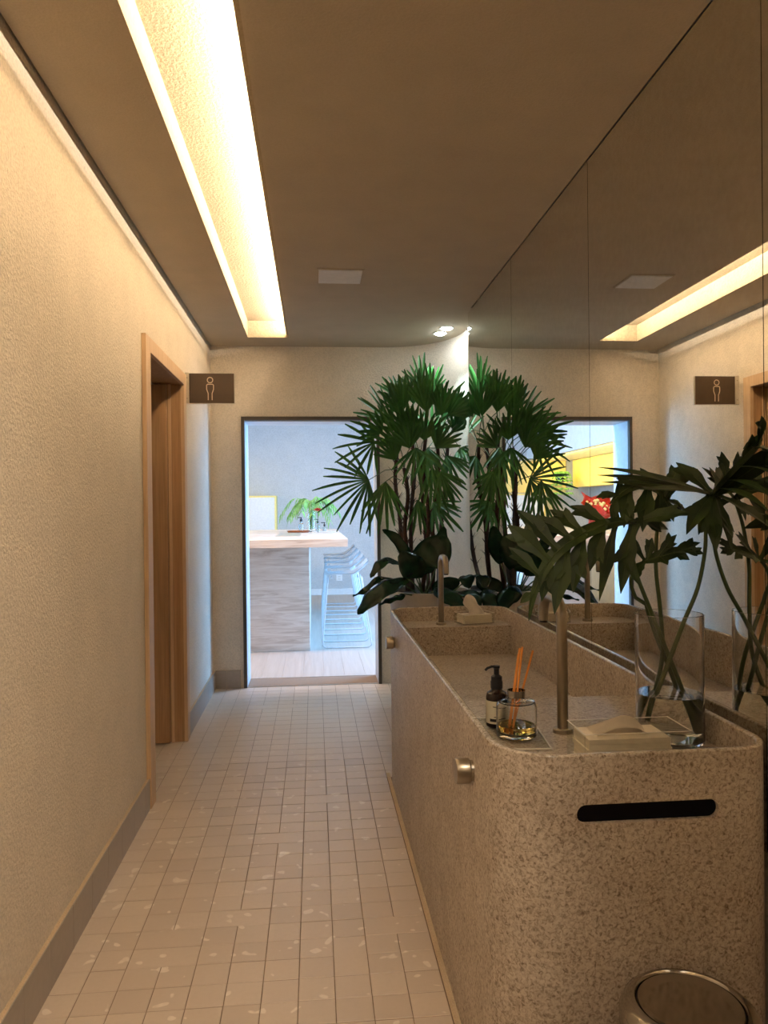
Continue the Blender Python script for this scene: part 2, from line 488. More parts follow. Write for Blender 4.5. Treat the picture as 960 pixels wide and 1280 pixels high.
# ---------------------------------------------------------------- stone wash counter
CX, CXR, CY0, CYE, CT = .395, 1.031, 1.600, 4.115, .905
t = thing('washbasin_counter', 'long beige granite trough basin with rounded ends under the wall mirror', 'basin')
ro = (.15, .10, .12, .13); th = .018
outer = rrect(CX, CXR, CY0, CYE, ro)
def off(d): return rrect(CX+d, CXR-d, CY0+d, CYE-d, tuple(max(r-d, .01) for r in ro))
bm = NB()
rb = .0055; arc = [(rb-rb*math.cos(a), rb-rb*math.sin(a)) for a in [k*PI/10 for k in range(6)]]      # (inset, drop below the top)
loops = [(off(0), 0)]+[(off(i_), CT-d_) for i_, d_ in arc]+[(off(th-i_), CT-d_) for i_, d_ in arc[::-1]]+[(off(th), .64)]
rings = [[bm.verts.new((x, y, z)) for x, y in poly] for poly, z in loops]
for a, b in zip(rings, rings[1:]):
    n = len(a)
    for i in range(n): bm.faces.new((a[i], a[(i+1) % n], b[(i+1) % n], b[i]))
bm.faces.new(rings[0][::-1]); bm.faces.new(rings[-1])
shell = finish('stone_shell', bm, M['stone'], t, smooth='auto')
# slot cut through the near face
SXc, SZc, SL, SH = .721, .7755, .322, .042
cap = []
for k in range(13): a = PI/2+PI*k/12; cap.append((SXc-SL/2+SH/2+SH/2*math.cos(a), SZc+SH/2*math.sin(a)))
for k in range(13): a = -PI/2+PI*k/12; cap.append((SXc+SL/2-SH/2+SH/2*math.cos(a), SZc+SH/2*math.sin(a)))
bm = NB()
a_ = [bm.verts.new((x, 1.5, z)) for x, z in cap]; b_ = [bm.verts.new((x, 1.6165, z)) for x, z in cap]
for i in range(26): bm.faces.new((a_[i], a_[(i+1) % 26], b_[(i+1) % 26], b_[i]))
bm.faces.new(a_[::-1]); bm.faces.new(b_)
cut = finish('slot_cutter', bm, None)
md = shell.modifiers.new('slot', 'BOOLEAN'); md.operation = 'DIFFERENCE'; md.object = cut; md.solver = 'EXACT'
dg = bpy.context.evaluated_depsgraph_get()
nm = bpy.data.meshes.new_from_object(shell.evaluated_get(dg)); shell.modifiers.clear(); shell.data = nm
nm.materials.clear(); nm.materials.append(M['stone']); nm.materials.append(M['stone_edge'])
for p in nm.polygons: p.material_index = 1 if min(nm.vertices[v].co.z for v in p.vertices) > CT-.007 else 0
bpy.data.objects.remove(cut)
bm = NB()
def capsule(s): return [(SXc+(x-SXc)*s-(0), SZc+(z-SZc)*s) for x, z in cap]
c2 = [(x, z) for x, z in cap]
a_ = [bm.verts.new((x, 1.6115, SZc+(z-SZc)*.98)) for x, z in c2]; b_ = [bm.verts.new((x, 1.6160, SZc+(z-SZc)*.98)) for x, z in c2]
for i in range(26): bm.faces.new((a_[i], a_[(i+1) % 26], b_[(i+1) % 26], b_[i]))
bm.faces.new(a_[::-1]); bm.faces.new(b_)
ins = finish('slot_insert', bm, M['blackgloss'], t); ins['label'] = 'glossy black insert in the rounded slot'
inner = off(th+.0003)
NL, FL, LZ, BZ = 2.385, 3.868, .83, .690
bm = NB(); prism(bm, clip(inner, NL, True), .6405, LZ); finish('near_ledge', bm, M['stone_smooth'], t, smooth='auto')
bm = NB(); prism(bm, clip(inner, FL, False), .6405, LZ); finish('far_ledge', bm, M['stone_smooth'], t, smooth='auto')
xi0, xi1 = CX+th+.0003, CXR-th-.0003
boxo('basin_slope', M['stone_smooth'], t, xi0, xi1, FL-.075, FL-.0005, .6405, BZ-.006)
n = 3
for k in range(n):
    a = NL+.03; b = FL-.085; w = (b-a)/n
    boxo('basin_slab', M['stone_smooth'], t, xi0+.001, xi1-.001, a+k*w+.0012, a+(k+1)*w-.0012, .6405, BZ+.001*(k % 2), bev=.002)
# push knobs on the side
def knob(y, lab):
    bm = NB(); lathe(bm, [(.0, .0), (.029, 0), (.032, .003), (.032, .034), (.030, .037), (0, .037)], 0, 0, 32)
    bmesh.ops.transform(bm, matrix=Matrix.Translation((CX-.008, y, .775)) @ Matrix.Rotation(-PI/2, 4, 'Y'), verts=bm.verts)
    o = finish('push_knob', bm, M['steel'], t, smooth='auto')
    o['label'] = lab
    bm = NB(); lathe(bm, [(0, 0), (.026, 0), (.026, .0085), (0, .0085)], 0, 0, 24)
    bmesh.ops.transform(bm, matrix=Matrix.Translation((CX-.0001, y, .775)) @ Matrix.Rotation(-PI/2, 4, 'Y'), verts=bm.verts)
    finish('knob_collar', bm, M['chrome'], o)
knob(1.905, 'round brushed metal knob near the close corner'); knob(3.77, 'round brushed metal knob near the far end')

# ---------------------------------------------------------------- faucets
def faucet(x, y, sgn, label):
    f = thing('faucet', label, 'faucet', 'tall gooseneck faucets')
    bm = NB(); lathe(bm, [(.0, LZ), (.027, LZ), (.027, LZ+.010), (.025, LZ+.012), (0, LZ+.012)], x, y, 28); finish('base_plate', bm, M['steel'], f, smooth='auto')
    r = .055; pts = [(x, y, LZ+.012)]+[(x, y, LZ+.012+(1.12-LZ)*k/4) for k in range(1, 5)]
    zc = pts[-1][2]
    L = .165
    for k in range(0, 7): a = PI-(PI/2)*k/6; pts.append((x, y+sgn*(r+r*math.cos(a)), zc+.002+r*math.sin(a)))
    rc = .05
    for k in range(0, 7): a = PI/2-(PI/2)*k/6; pts.append((x, y+sgn*(L-rc+rc*math.cos(a)), zc+.007+rc*math.sin(a)))
    pts.append((x, y+sgn*L, zc-.02))
    bm = NB(); tube(bm, pts, .0150, 18); finish('spout_pipe', bm, M['steel'], f, smooth='auto')
    bm = NB(); lathe(bm, [(.0, zc-.026), (.012, zc-.026), (.012, zc-.0205), (0, zc-.0205)], x, y+sgn*L, 16); finish('aerator', bm, M['black'], f, smooth='auto')
faucet(.668, 2.015, 1, 'tall brushed steel gooseneck faucet standing on the near ledge beside the glass vase')
faucet(.660, 3.955, -1, 'tall brushed steel gooseneck faucet standing on the far ledge before the plants')

# ---------------------------------------------------------------- bin
t = thing('waste_bin', 'round polished steel waste bin with a round swing lid before the stone counter', 'waste bin')
bx, by, bh, br = .735, 1.448, .455, .136
bm = NB(); lathe(bm, [(.0, 0.003), (br-.008, .003), (br-.006, .012), (br-.006, bh-.075), (0, bh-.075)], bx, by, 56); finish('body', bm, M['chrome'], t, smooth='auto')
bm = NB(); lathe(bm, [(br-.005, .0), (br-.001, .0), (br-.001, .02), (br-.005, .02)], bx, by, 56, False, False); finish('foot_ring', bm, M['black'], t, smooth='auto')
bm = NB(); lathe(bm, [(br-.003, bh-.074), (br, bh-.068), (br, bh-.055), (br-.004, bh-.05), (br-.004, bh-.049), (br, bh-.045), (br, bh-.030), (br-.008, bh-.012), (br-.022, bh-.001), (br-.030, bh), (.1025, bh-.004), (.1015, bh-.010), (.0, bh-.012)], bx, by, 64, False, False)
finish('lid_rim', bm, M['chrome'], t, smooth='auto')
prof = []
for k in range(10):
    r = .0995*(k/9); prof.append((r, bh-.024+.020*(r/.0995)**2))
prof.append((.0990, bh-.006))
bm = NB(); lathe(bm, prof, bx, by, 64, False, False)
o = finish('swing_flap', bm, M['chrome'], t, smooth='auto'); o['label'] = 'dished round swing flap of mirror polished steel'
for v in o.data.vertices: pass
# dark gap ring
bm = NB(); lathe(bm, [(.0995, bh-.0085), (.1015, bh-.0085)], bx, by, 64, False, False); finish('gap_ring', bm, M['black'], t)

# ---------------------------------------------------------------- objects on near ledge
def hollow(bm, prof_out, wall, cx, cy, bottom, top, seg=48):
    r = prof_out
    lathe(bm, [(0, bottom), (r-.003, bottom), (r, bottom+.003), (r, top-.001), (r-.001, top), (r-wall+.001, top), (r-wall, top-.001), (r-wall, bottom+.012), (r-wall-.006, bottom+.007), (0, bottom+.007)], cx, cy, seg, False, False)
VX, VY, VR = .922, 1.912, .0855
t = thing('glass_vase', 'large clear cylinder vase half filled with water holding long split leaves', 'vase')
bm = NB(); hollow(bm, VR, .0035, VX, VY, LZ+.0005, 1.163); finish('glass_wall', bm, M['glass'], t, smooth='auto')
bm = NB(); lathe(bm, [(0, LZ+.0078), (VR-.0105, LZ+.0078), (VR-.0037, LZ+.0135), (VR-.0037, .955), (0, .955)], VX, VY, 48, False, False)
o = finish('water', bm, M['water'], t, smooth='auto')

PHILO = {
 'A': dict(stem=[(1.007,1.930,0.819), (0.994,1.930,0.886), (0.960,1.930,0.972), (0.930,1.940,1.055), (0.887,1.950,1.172), (0.850,1.950,1.269), (0.836,1.940,1.344), (0.854,1.930,1.403)],
  mid=[(0.854,1.930,1.403), (0.787,1.900,1.404), (0.715,1.880,1.389), (0.645,1.860,1.360), (0.590,1.850,1.318), (0.548,1.850,1.243), (0.532,1.860,1.160)],
  lobes=[(0.03,(0.950,1.860,1.427)), (0.05,(0.950,1.970,1.380)), (0.08,(0.787,1.900,1.218)), (0.12,(0.813,1.970,1.514)), (0.20,(0.718,1.870,1.203)), (0.28,(0.683,1.840,1.283)), (0.26,(0.676,1.960,1.447)), (0.42,(0.636,1.830,1.231)), (0.42,(0.617,1.950,1.437)), (0.55,(0.585,1.820,1.180)), (0.52,(0.578,1.930,1.421)), (0.62,(0.520,1.920,1.438)), (0.68,(0.559,1.840,1.210)), (0.70,(0.490,1.900,1.400)), (0.80,(0.488,1.880,1.344)), (0.88,(0.516,1.880,1.202))]),
 'B': dict(stem=[(0.862,1.900,0.888), (0.888,1.910,0.958), (0.929,1.920,1.045), (0.974,1.930,1.141), (1.016,1.940,1.224), (1.042,1.950,1.319), (1.047,1.950,1.394), (1.058,1.940,1.473)],
  mid=[(1.053,1.930,1.473), (1.047,1.860,1.502), (1.037,1.770,1.538), (1.024,1.680,1.576), (1.011,1.620,1.616)],
  lobes=[(0.02,(0.715,1.860,1.543)), (0.03,(0.728,1.900,1.525)), (0.02,(0.758,1.950,1.508)), (0.00,(0.806,1.820,1.485)), (0.01,(0.983,1.990,1.562)), (0.00,(1.078,1.880,1.322)), (0.00,(0.935,1.840,1.371)), (0.05,(1.107,1.970,1.364)), (0.15,(1.006,1.600,1.428)), (0.30,(1.048,1.850,1.581)), (0.30,(1.008,1.580,1.454)), (0.50,(1.011,1.550,1.493)), (0.55,(1.003,1.660,1.606)), (0.75,(0.997,1.520,1.538)), (0.85,(0.989,1.600,1.641))]),
 'C': dict(stem=[(0.871,1.950,0.868), (0.907,1.960,0.956), (0.931,1.970,1.050), (0.930,1.980,1.167), (0.924,1.990,1.275), (0.934,2.000,1.383), (0.958,2.000,1.460)],
  mid=[(0.958,2.000,1.460), (0.922,1.980,1.488), (0.868,1.960,1.501), (0.815,1.940,1.484), (0.772,1.930,1.450)],
  lobes=[(0.00,(1.057,2.030,1.550)), (0.02,(1.083,2.030,1.425)), (0.05,(0.956,1.950,1.401)), (0.10,(1.004,2.000,1.556)), (0.20,(0.908,1.930,1.396)), (0.30,(0.886,2.000,1.548)), (0.40,(0.847,1.900,1.377)), (0.60,(0.806,1.970,1.519)), (0.70,(0.797,1.900,1.388)), (0.85,(0.735,1.930,1.467)), (0.90,(0.770,1.910,1.398))]),
 'D': dict(stem=[(1.019,1.970,0.831), (0.989,1.980,0.927), (0.945,1.990,1.035), (0.896,2.000,1.144), (0.860,2.000,1.221), (0.865,2.000,1.264), (0.893,1.990,1.293)],
  mid=[(0.893,1.990,1.293), (0.926,1.970,1.307), (0.966,1.960,1.319), (1.008,1.950,1.328)],
  lobes=[(0.00,(0.842,1.980,1.359)), (0.00,(0.835,1.940,1.255)), (0.10,(0.914,1.990,1.358)), (0.30,(0.974,1.970,1.366)), (0.35,(0.934,1.940,1.287)), (0.60,(1.036,1.960,1.344)), (0.65,(0.994,1.940,1.299)), (0.80,(1.034,1.940,1.315))]),
}
CANES = [
 [(0.657,5.450,0.810), (0.637,5.500,1.126), (0.628,5.550,1.358), (0.601,5.600,1.654), (0.621,5.600,1.891)],
 [(0.700,5.420,0.813), (0.702,5.500,1.125), (0.711,5.550,1.416), (0.745,5.600,1.713), (0.730,5.600,1.980)],
 [(0.828,5.500,0.801), (0.829,5.600,1.117), (0.819,5.600,1.355), (0.798,5.600,1.653), (0.838,5.600,2.009)],
 [(0.845,5.420,0.810), (0.859,5.450,1.125), (0.863,5.500,1.356), (0.908,5.500,1.648), (0.905,5.500,1.911)],
 [(0.911,5.500,0.799), (0.924,5.600,1.056), (0.954,5.650,1.353), (0.987,5.650,1.653), (1.009,5.650,1.954)],
 [(0.674,5.400,0.815), (0.672,5.450,1.070), (0.645,5.400,1.303), (0.670,5.400,1.532), (0.644,5.400,1.732)],
 [(0.760,5.350,0.819), (0.792,5.350,1.132), (0.811,5.350,1.359), (0.791,5.350,1.586), (0.753,5.350,1.814)],
]
FRONDS = [
 ([(0.638,5.600,1.802), (0.449,5.600,1.933), (0.167,5.650,1.885)], 10, 150),
 ([(0.644,5.500,1.737), (0.423,5.850,1.665), (0.047,6.000,1.516)], 14, 140),
 ([(0.614,5.400,1.646), (0.501,5.300,1.632), (0.470,5.250,1.281)], 8, 70),
 ([(0.639,5.600,1.891), (0.581,5.600,2.069), (0.377,5.600,2.376)], 9, 70),
 ([(0.621,5.600,1.891), (0.642,5.600,2.128), (0.585,5.600,2.424)], 9, 60),
 ([(0.730,5.600,1.980), (0.744,5.600,2.217), (0.717,5.600,2.472)], 9, 60),
 ([(0.838,5.600,2.009), (0.870,5.600,2.247), (0.903,5.600,2.533)], 9, 45),
 ([(0.838,5.600,2.009), (0.895,5.500,2.116), (1.066,5.450,2.400)], 8, 60),
 ([(0.905,5.500,1.911), (1.014,5.500,2.134), (1.095,5.450,2.354)], 8, 70),
 ([(1.009,5.650,1.954), (1.049,5.600,2.009), (1.211,5.500,2.204)], 8, 80),
 ([(0.905,5.500,1.911), (0.951,5.400,1.817), (1.058,5.300,1.639)], 8, 80),
 ([(0.730,5.600,1.980), (0.718,5.300,1.867), (0.702,5.200,1.583)], 8, 90),
 ([(1.009,5.650,1.954), (1.080,5.550,1.886), (1.196,5.400,1.787)], 8, 90),
 ([(0.753,5.350,1.814), (0.761,5.200,1.914), (0.776,5.100,2.175)], 9, 80),
 ([(0.644,5.400,1.732), (0.565,5.200,1.777), (0.475,5.100,1.986)], 9, 80),
 ([(0.644,5.400,1.732), (0.654,5.150,1.855), (0.579,5.050,2.061)], 9, 80),
 ([(0.753,5.350,1.814), (0.844,5.200,1.858), (0.939,5.100,2.040)], 9, 80),
 ([(0.753,5.350,1.814), (0.870,5.200,1.692), (0.961,5.100,1.497)], 7, 70),
 ([(0.863,5.500,1.356), (0.849,5.400,1.484), (1.016,5.250,1.330)], 9, 80),
 ([(0.711,5.550,1.416), (0.753,5.500,1.503), (0.798,5.500,1.269)], 6, 60),
 ([(0.838,5.600,2.009), (0.833,5.750,2.329), (0.793,5.800,2.644)], 8, 50),
 ([(0.730,5.600,1.980), (0.666,5.800,2.275), (0.549,5.850,2.498)], 8, 60),
 ([(0.905,5.500,1.911), (1.003,5.750,2.116), (1.077,5.800,2.400)], 8, 60),
 ([(0.621,5.600,1.891), (0.491,5.400,1.990), (0.298,5.300,2.091)], 8, 90),
 ([(0.838,5.600,2.009), (0.927,5.900,2.008), (0.997,6.000,2.305)], 8, 90),
 ([(1.009,5.650,1.954), (0.966,5.400,2.104), (1.122,5.300,2.261)], 8, 70),
 ([(0.905,5.500,1.911), (0.830,5.300,1.726), (0.867,5.200,1.416)], 7, 60),
 ([(0.730,5.600,1.980), (0.651,5.300,1.979), (0.542,5.200,2.189)], 9, 80),
 ([(0.838,5.600,2.009), (0.802,5.350,2.126), (0.780,5.300,2.373)], 9, 60),
 ([(0.730,5.600,1.980), (0.778,5.500,2.233), (0.803,5.450,2.486)], 7, 35),
 ([(0.621,5.600,1.891), (0.654,5.450,2.167), (0.651,5.400,2.418)], 7, 45),
 ([(0.905,5.500,1.911), (0.911,5.350,2.098), (0.896,5.250,2.337)], 7, 45),
 ([(1.009,5.650,1.954), (1.054,5.500,2.057), (1.101,5.400,2.248)], 7, 50),
 ([(0.905,5.500,1.911), (0.803,5.300,1.866), (0.833,5.150,1.608)], 7, 60),
 ([(0.644,5.400,1.732), (0.599,5.250,1.863), (0.431,5.200,2.134)], 8, 70),
 ([(0.753,5.350,1.814), (0.678,5.200,1.942), (0.613,5.100,2.175)], 8, 60),
]
BROAD = [
 ([(0.728,5.050,0.854), (0.619,4.950,0.973), (0.493,4.850,0.969), (0.359,4.800,0.891), (0.266,4.780,0.779)], 0.085, 'd'),
 ([(0.735,5.100,0.848), (0.648,5.050,1.017), (0.510,5.000,1.103), (0.425,4.950,1.087), (0.358,4.900,0.998)], 0.050, 'd'),
 ([(0.708,5.100,0.849), (0.561,5.000,0.954), (0.424,4.950,0.992), (0.315,4.900,0.916), (0.240,4.850,0.887)], 0.030, 'd'),
 ([(0.724,5.100,0.849), (0.686,5.050,1.016), (0.601,5.000,1.154), (0.532,5.000,1.251), (0.448,5.000,1.305)], 0.040, 'u'),
 ([(0.741,5.100,0.848), (0.749,5.000,0.992), (0.726,4.950,1.076), (0.812,4.950,1.180), (0.877,4.950,1.248)], 0.120, 'f'),
 ([(0.724,5.100,0.849), (0.690,5.000,0.967), (0.662,4.950,1.025), (0.614,4.900,1.082), (0.552,4.900,1.161)], 0.090, 'f'),
 ([(0.759,5.150,0.842), (0.827,5.150,1.033), (0.856,5.150,1.142), (0.868,5.150,1.224), (0.886,5.150,1.317)], 0.060, 'u'),
 ([(0.900,5.100,0.845), (0.973,5.050,0.919), (1.073,5.000,0.986), (1.143,4.950,0.979), (1.211,4.900,0.914)], 0.060, 'd'),
 ([(0.899,5.100,0.829), (0.927,4.950,0.888), (1.003,4.800,0.892), (1.069,4.750,0.830), (1.093,4.700,0.786)], 0.060, 'd'),
 ([(0.790,5.100,0.847), (0.794,4.950,0.917), (0.830,4.850,0.901), (0.898,4.800,0.854), (0.939,4.750,0.782)], 0.070, 'd'),
 ([(0.647,5.050,0.840), (0.581,4.950,0.884), (0.549,4.900,0.875), (0.471,4.850,0.857), (0.405,4.800,0.834)], 0.035, 'd'),
 ([(0.777,5.200,0.820), (0.806,5.200,0.863), (0.862,5.200,0.890), (0.946,5.200,0.916), (1.087,5.200,0.941)], 0.060, 'u'),
]

def arc_lobe(p, tip, bend):
    p, tip = Vector(p), Vector(tip); d = tip-p
    mid = p+d*.5+Vector((0, 0, 1))*d.length*bend
    return [p*(1-s)**2+mid*2*s*(1-s)+tip*s*s for s in [k/7 for k in range(8)]]
def philo(name, key, label):
    dta = PHILO[key]
    f = thing(name, label, 'leaf', 'split leaves in the glass vase')
    st = catmull(dta['stem'], 5)
    c = Vector((VX, VY, 0))
    for p in st:                                  # the cut ends stay inside the glass
        if p.z < 1.18:
            q = Vector((p.x-VX, p.y-VY, 0))
            if q.length > VR-.012: q *= (VR-.012)/q.length; p.x, p.y = VX+q.x, VY+q.y
            p.z = max(p.z, LZ+.014)
    bm = NB(); tube(bm, st, .0068, 8, taper=.7); finish('stem', bm, M['philo_rib'], f, smooth=True)
    mid = catmull(dta['mid'], 6); nm_ = len(mid)
    upv = Vector((-.25, -.75, .6)).normalized()
    bm = NB()
    # central web along the midrib
    ws = [max(.004, (.030 if key == 'B' else .020)*math.sin(PI*min(1, (i/(nm_-1))*.85+.12))) for i in range(nm_)]; ws[-1] = .0008
    ribbon(bm, mid, ws, upv, .15)
    bm2 = NB(); tube(bm2, mid, .0028, 6, taper=.35)
    for tt, tip in dta['lobes']:
        p = mid[min(nm_-1, int(tt*(nm_-1)))]
        tip = Vector(tip); tip.x = min(tip.x, 1.035)
        d = tip-p
        pts = arc_lobe(p, tip, .10 if d.z < 0 else .06)
        Lh = d.length; wmax = min(.024, max(.013, Lh*.17))
        if Lh > .2: wmax = .011 if key == 'B' else .016
        prof = [.50, .42, .62, .95, 1.05*random.uniform(.85, 1.1), .72, .42, .03]
        j = random.uniform(-.25, .25)
        uu = (upv+Vector((j, 0, j*.5))).normalized()
        if abs(d.normalized().dot(uu)) > .85: uu = Vector((0, -1, .1))
        ribbon(bm, pts, [wmax*w for w in prof], uu, .22)
        tube(bm2, pts[:-1], .0012, 4, taper=.3)
        if .05 < Lh < .2:
            dn = d.normalized(); sv = dn.cross(uu).normalized()
            for sg, ix in ((1, 3), (-1, 4)):
                if random.random() < .25: continue
                e = pts[ix]+(dn*.75+sv*sg*.55).normalized()*Lh*random.uniform(.28, .42)
                e.x = min(e.x, 1.035)
                ribbon(bm, [pts[ix], pts[ix].lerp(e, .35), pts[ix].lerp(e, .7), e], [wmax*.5, wmax*.62, wmax*.42, .0004], uu, .2)
    finish('blade', bm, M['philo'], f, smooth=False)
    finish('midrib', bm2, M['philo_rib'], f, smooth=True)
philo('split_leaf', 'A', 'broad split leaf arching left out of the vase with lobes hanging down')
philo('split_leaf', 'B', 'highest split leaf on the right stem reaching up beyond the vase')
philo('split_leaf', 'C', 'dark split leaf in the middle just above the glass vase')
philo('split_leaf', 'D', 'small low split leaf close above the vase rim')

# acrylic tissue box
def tissue_box(name, cx, cy, w, dd, h, rot, label, kindt):
    t = thing(name, label, 'tissue box')
    t.location = (cx, cy, LZ+.0005); t.rotation_euler = (0, 0, rot)
    k = .0032
    e = .0012
    for a in ((-w/2, w/2, -dd/2, -dd/2+k), (-w/2, w/2, dd/2-k, dd/2), (-w/2, -w/2+k, -dd/2+k, dd/2-k), (w/2-k, w/2, -dd/2+k, dd/2-k)):
        boxo('panel_edge', M['acrylic_edge'], t, *a, h+.0002, h+e)
    for a in ((-w/2, w/2, -dd/2, -dd/2+k, 0, h), (-w/2, w/2, dd/2-k, dd/2, 0, h), (-w/2, -w/2+k, -dd/2+k, dd/2-k, 0, h), (w/2-k, w/2, -dd/2+k, dd/2-k, 0, h)):
        boxo('side_panel', M['acrylic'], t, *a)
    boxo('bottom_panel', M['acrylic'], t, -w/2+k, w/2-k, -dd/2+k, dd/2-k, 0, k)
    bm = NB(); nl = 6
    sx0, sx1 = (-w/2+.010, w/2-.045) if kindt == 'flat' else (-w/2+.008, w/2-.008)
    for q in range(nl):
        z = .004+q*(h*.80)/nl; j = .004*math.sin(q*2.1)
        box(bm, sx0+abs(j), sx1-abs(j), -dd/2+.009, dd/2-.012, z, z+(h*.80)/nl-.0006)
    finish('tissue_stack', bm, M['tissue'], t)
    # pulled-up tissue: folded sheet
    bm = NB(); nu, nv = 18, 12; g = []
    for i in range(nu):
        row = []
        for j in range(nv):
            u, v = i/(nu-1), j/(nv-1)
            if kindt == 'flat':
                x = sx0+.03+(.125)*u; y = -.035+.075*v
                z = h*.84+.052*math.sin(PI*min(1, u*1.02))**.5*(.30+.70*u)*(1-.45*abs(v-.5)*2)+.003*math.sin(9*v+5*u)
            else:
                x = -.045+.095*u+.012*math.sin(v*5); y = -.012+.03*v+.012*math.sin(u*6)
                hh = .105*(1-(abs(u-.40)*1.6)**2.2); z = h*.80+max(0, hh)*v
            row.append(bm.verts.new((x, y, z)))
        g.append(row)
    for i in range(nu-1):
        for j in range(nv-1): bm.faces.new((g[i][j], g[i+1][j], g[i+1][j+1], g[i][j+1]))
    geom = bmesh.ops.solidify(bm, geom=bm.faces[:], thickness=.0008)
    finish('pulled_tissue', bm, M['tissue'], t, smooth=True)
tissue_box('tissue_box', .742, 1.756, .258, .126, .088, 0.0, 'clear acrylic tissue box with a low folded tissue beside the large vase', 'flat')
tissue_box('tissue_box', .843, 3.985, .18, .12, .055, .25, 'clear tissue box with an upright tissue on the far ledge', 'up')
# scent diffuser, pump bottle and their glass tray
t = thing('glass_tray', 'thin rectangular clear glass tray under the scent diffuser', 'tray')
bm = NB(); box(bm, -.088, .088, -.145, .145, 0, .004, bev=.001)
finish('tray_plate', bm, M['acrylic'], t)
for a in ((-.088, -.084, -.145, .145), (.084, .088, -.145, .145), (-.0838, .0838, -.145, -.141), (-.0838, .0838, .141, .145)):
    boxo('tray_rim', M['acrylic_edge'], t, *a, .0042, .0065)
t.location = (.517, 2.015, LZ+.0005); t.rotation_euler = (0, 0, -.10)
TZ = LZ+.0050
def bottle_at(x, y):
    return x, y
t = thing('scent_diffuser', 'squat clear glass scent diffuser with thin orange reeds and amber oil', 'diffuser')
dx, dy, dr = .532, 1.985, .054
bm = NB(); lathe(bm, [(0, TZ), (dr-.008, TZ), (dr-.002, TZ+.003), (dr, TZ+.010), (dr, TZ+.083), (dr-.006, TZ+.093), (.026, TZ+.096), (.0215, TZ+.100), (.0215, TZ+.121), (.0195, TZ+.121), (.0185, TZ+.099), (.024, TZ+.093), (dr-.009, TZ+.089), (dr-.004, TZ+.080), (dr-.004, TZ+.016), (dr-.010, TZ+.010), (0, TZ+.010)], dx, dy, 48, False, False)
finish('glass_body', bm, M['glass'], t, smooth='auto')
bm = NB(); lathe(bm, [(0, TZ+.0104), (dr-.0105, TZ+.0104), (dr-.0044, TZ+.0165), (dr-.0044, TZ+.032), (0, TZ+.032)], dx, dy, 48, False, False)
finish('oil', bm, M['oil'], t, smooth='auto')
bm = NB(); lathe(bm, [(.0221, TZ+.104), (.0235, TZ+.104), (.0235, TZ+.122), (.0221, TZ+.122)], dx, dy, 32, False, False)
finish('neck_collar', bm, M['chrome'], t, smooth='auto')
for (ax, ay, bx_, by_, zt) in ((-.022, -.006, .012, .006, .232), (-.014, -.012, .018, .002, .236), (-.010, .012, .052, .020, .222), (-.020, .010, .010, .012, .215)):
    bm = NB(); tube(bm, [(dx+ax, dy+ay, TZ+.012), (dx+bx_, dy+by_, TZ+zt)], .0030, 8); finish('reed', bm, M['reed'], t, smooth='auto')
t = thing('soap_bottle', 'small dark pump bottle with a cream label behind the scent diffuser', 'bottle')
qx, qy, qr = .502, 2.082, .030
bm = NB(); lathe(bm, [(0, TZ), (qr-.003, TZ), (qr, TZ+.003), (qr, TZ+.083), (qr-.003, TZ+.093), (.016, TZ+.100), (.014, TZ+.104), (0, TZ+.104)], qx, qy, 36); finish('bottle_body', bm, M['amber'], t, smooth='auto')
bm = NB(); lathe(bm, [(qr+.0003, TZ+.012), (qr+.0008, TZ+.012), (qr+.0008, TZ+.074), (qr+.0003, TZ+.074)], qx, qy, 36, False, False); lb = finish('label', bm, M['label'], t, smooth='auto')
for zz, ww in ((.018, .9), (.030, .5), (.058, .6)):
    bm = NB(); n_ = 8; a0 = -PI/2-ww; 
    vs = [[bm.verts.new((qx+(qr+.0010)*math.cos(a0+2*ww*k/n_), qy+(qr+.0010)*math.sin(a0+2*ww*k/n_), TZ+zz+dz)) for k in range(n_+1)] for dz in (0, .0022 if zz > .02 else .008)]
    for k in range(n_): bm.faces.new((vs[0][k], vs[0][k+1], vs[1][k+1], vs[1][k]))
    finish('print_line', bm, M['black'], lb)
bm = NB(); lathe(bm, [(0, TZ+.1045), (.0165, TZ+.1045), (.0170, TZ+.108), (.0170, TZ+.124), (.0155, TZ+.127), (.0155, TZ+.138), (.010, TZ+.142), (.0075, TZ+.144), (.0075, TZ+.160), (.0095, TZ+.161), (.0095, TZ+.168), (0, TZ+.169)], qx, qy, 28); pu = finish('pump_head', bm, M['black'], t, smooth='auto')
bm = NB(); tube(bm, [(qx, qy, TZ+.165), (qx-.015, qy-.004, TZ+.1665), (qx-.028, qy-.008, TZ+.163), (qx-.034, qy-.010, TZ+.158)], .0036, 8); finish('pump_spout', bm, M['black'], pu, smooth='auto')

# ---------------------------------------------------------------- restroom sign
t = thing('restroom_sign', 'brown flag sign with an outlined man standing out from the left wall', 'sign')
SY = 5.02
x0, x1, z0, z1 = -.797, -.510, 2.140, 2.333
boxo('sign_plate', M['sign'], t, x0, x1, SY, SY+.012, z0, z1, bev=.0008)
boxo('wall_bracket', M['plate'], t, XL+.0005, x0-.0003, SY-.006, SY+.018, z0-.004, z1+.004, bev=.001)
boxo('edge_strip', M['plate'], t, x1+.0002, x1+.005, SY-.001, SY+.013, z0, z1)
boxo('edge_strip', M['plate'], t, x0, x1+.005, SY-.001, SY+.013, z0-.0045, z0-.0002)
for zz in (z0+.03, z1-.03):
    bm = NB(); lathe(bm, [(0, 0), (.004, 0), (.004, .0015), (0, .0015)], 0, 0, 12)
    bmesh.ops.transform(bm, matrix=Matrix.Translation((x0-.012, SY-.0062, zz)) @ Matrix.Rotation(PI/2, 4, 'X'), verts=bm.verts)
    finish('screw', bm, M['steel'], t, smooth='auto')
cxs = (x0+x1)/2-.010; zc = (z0+z1)/2
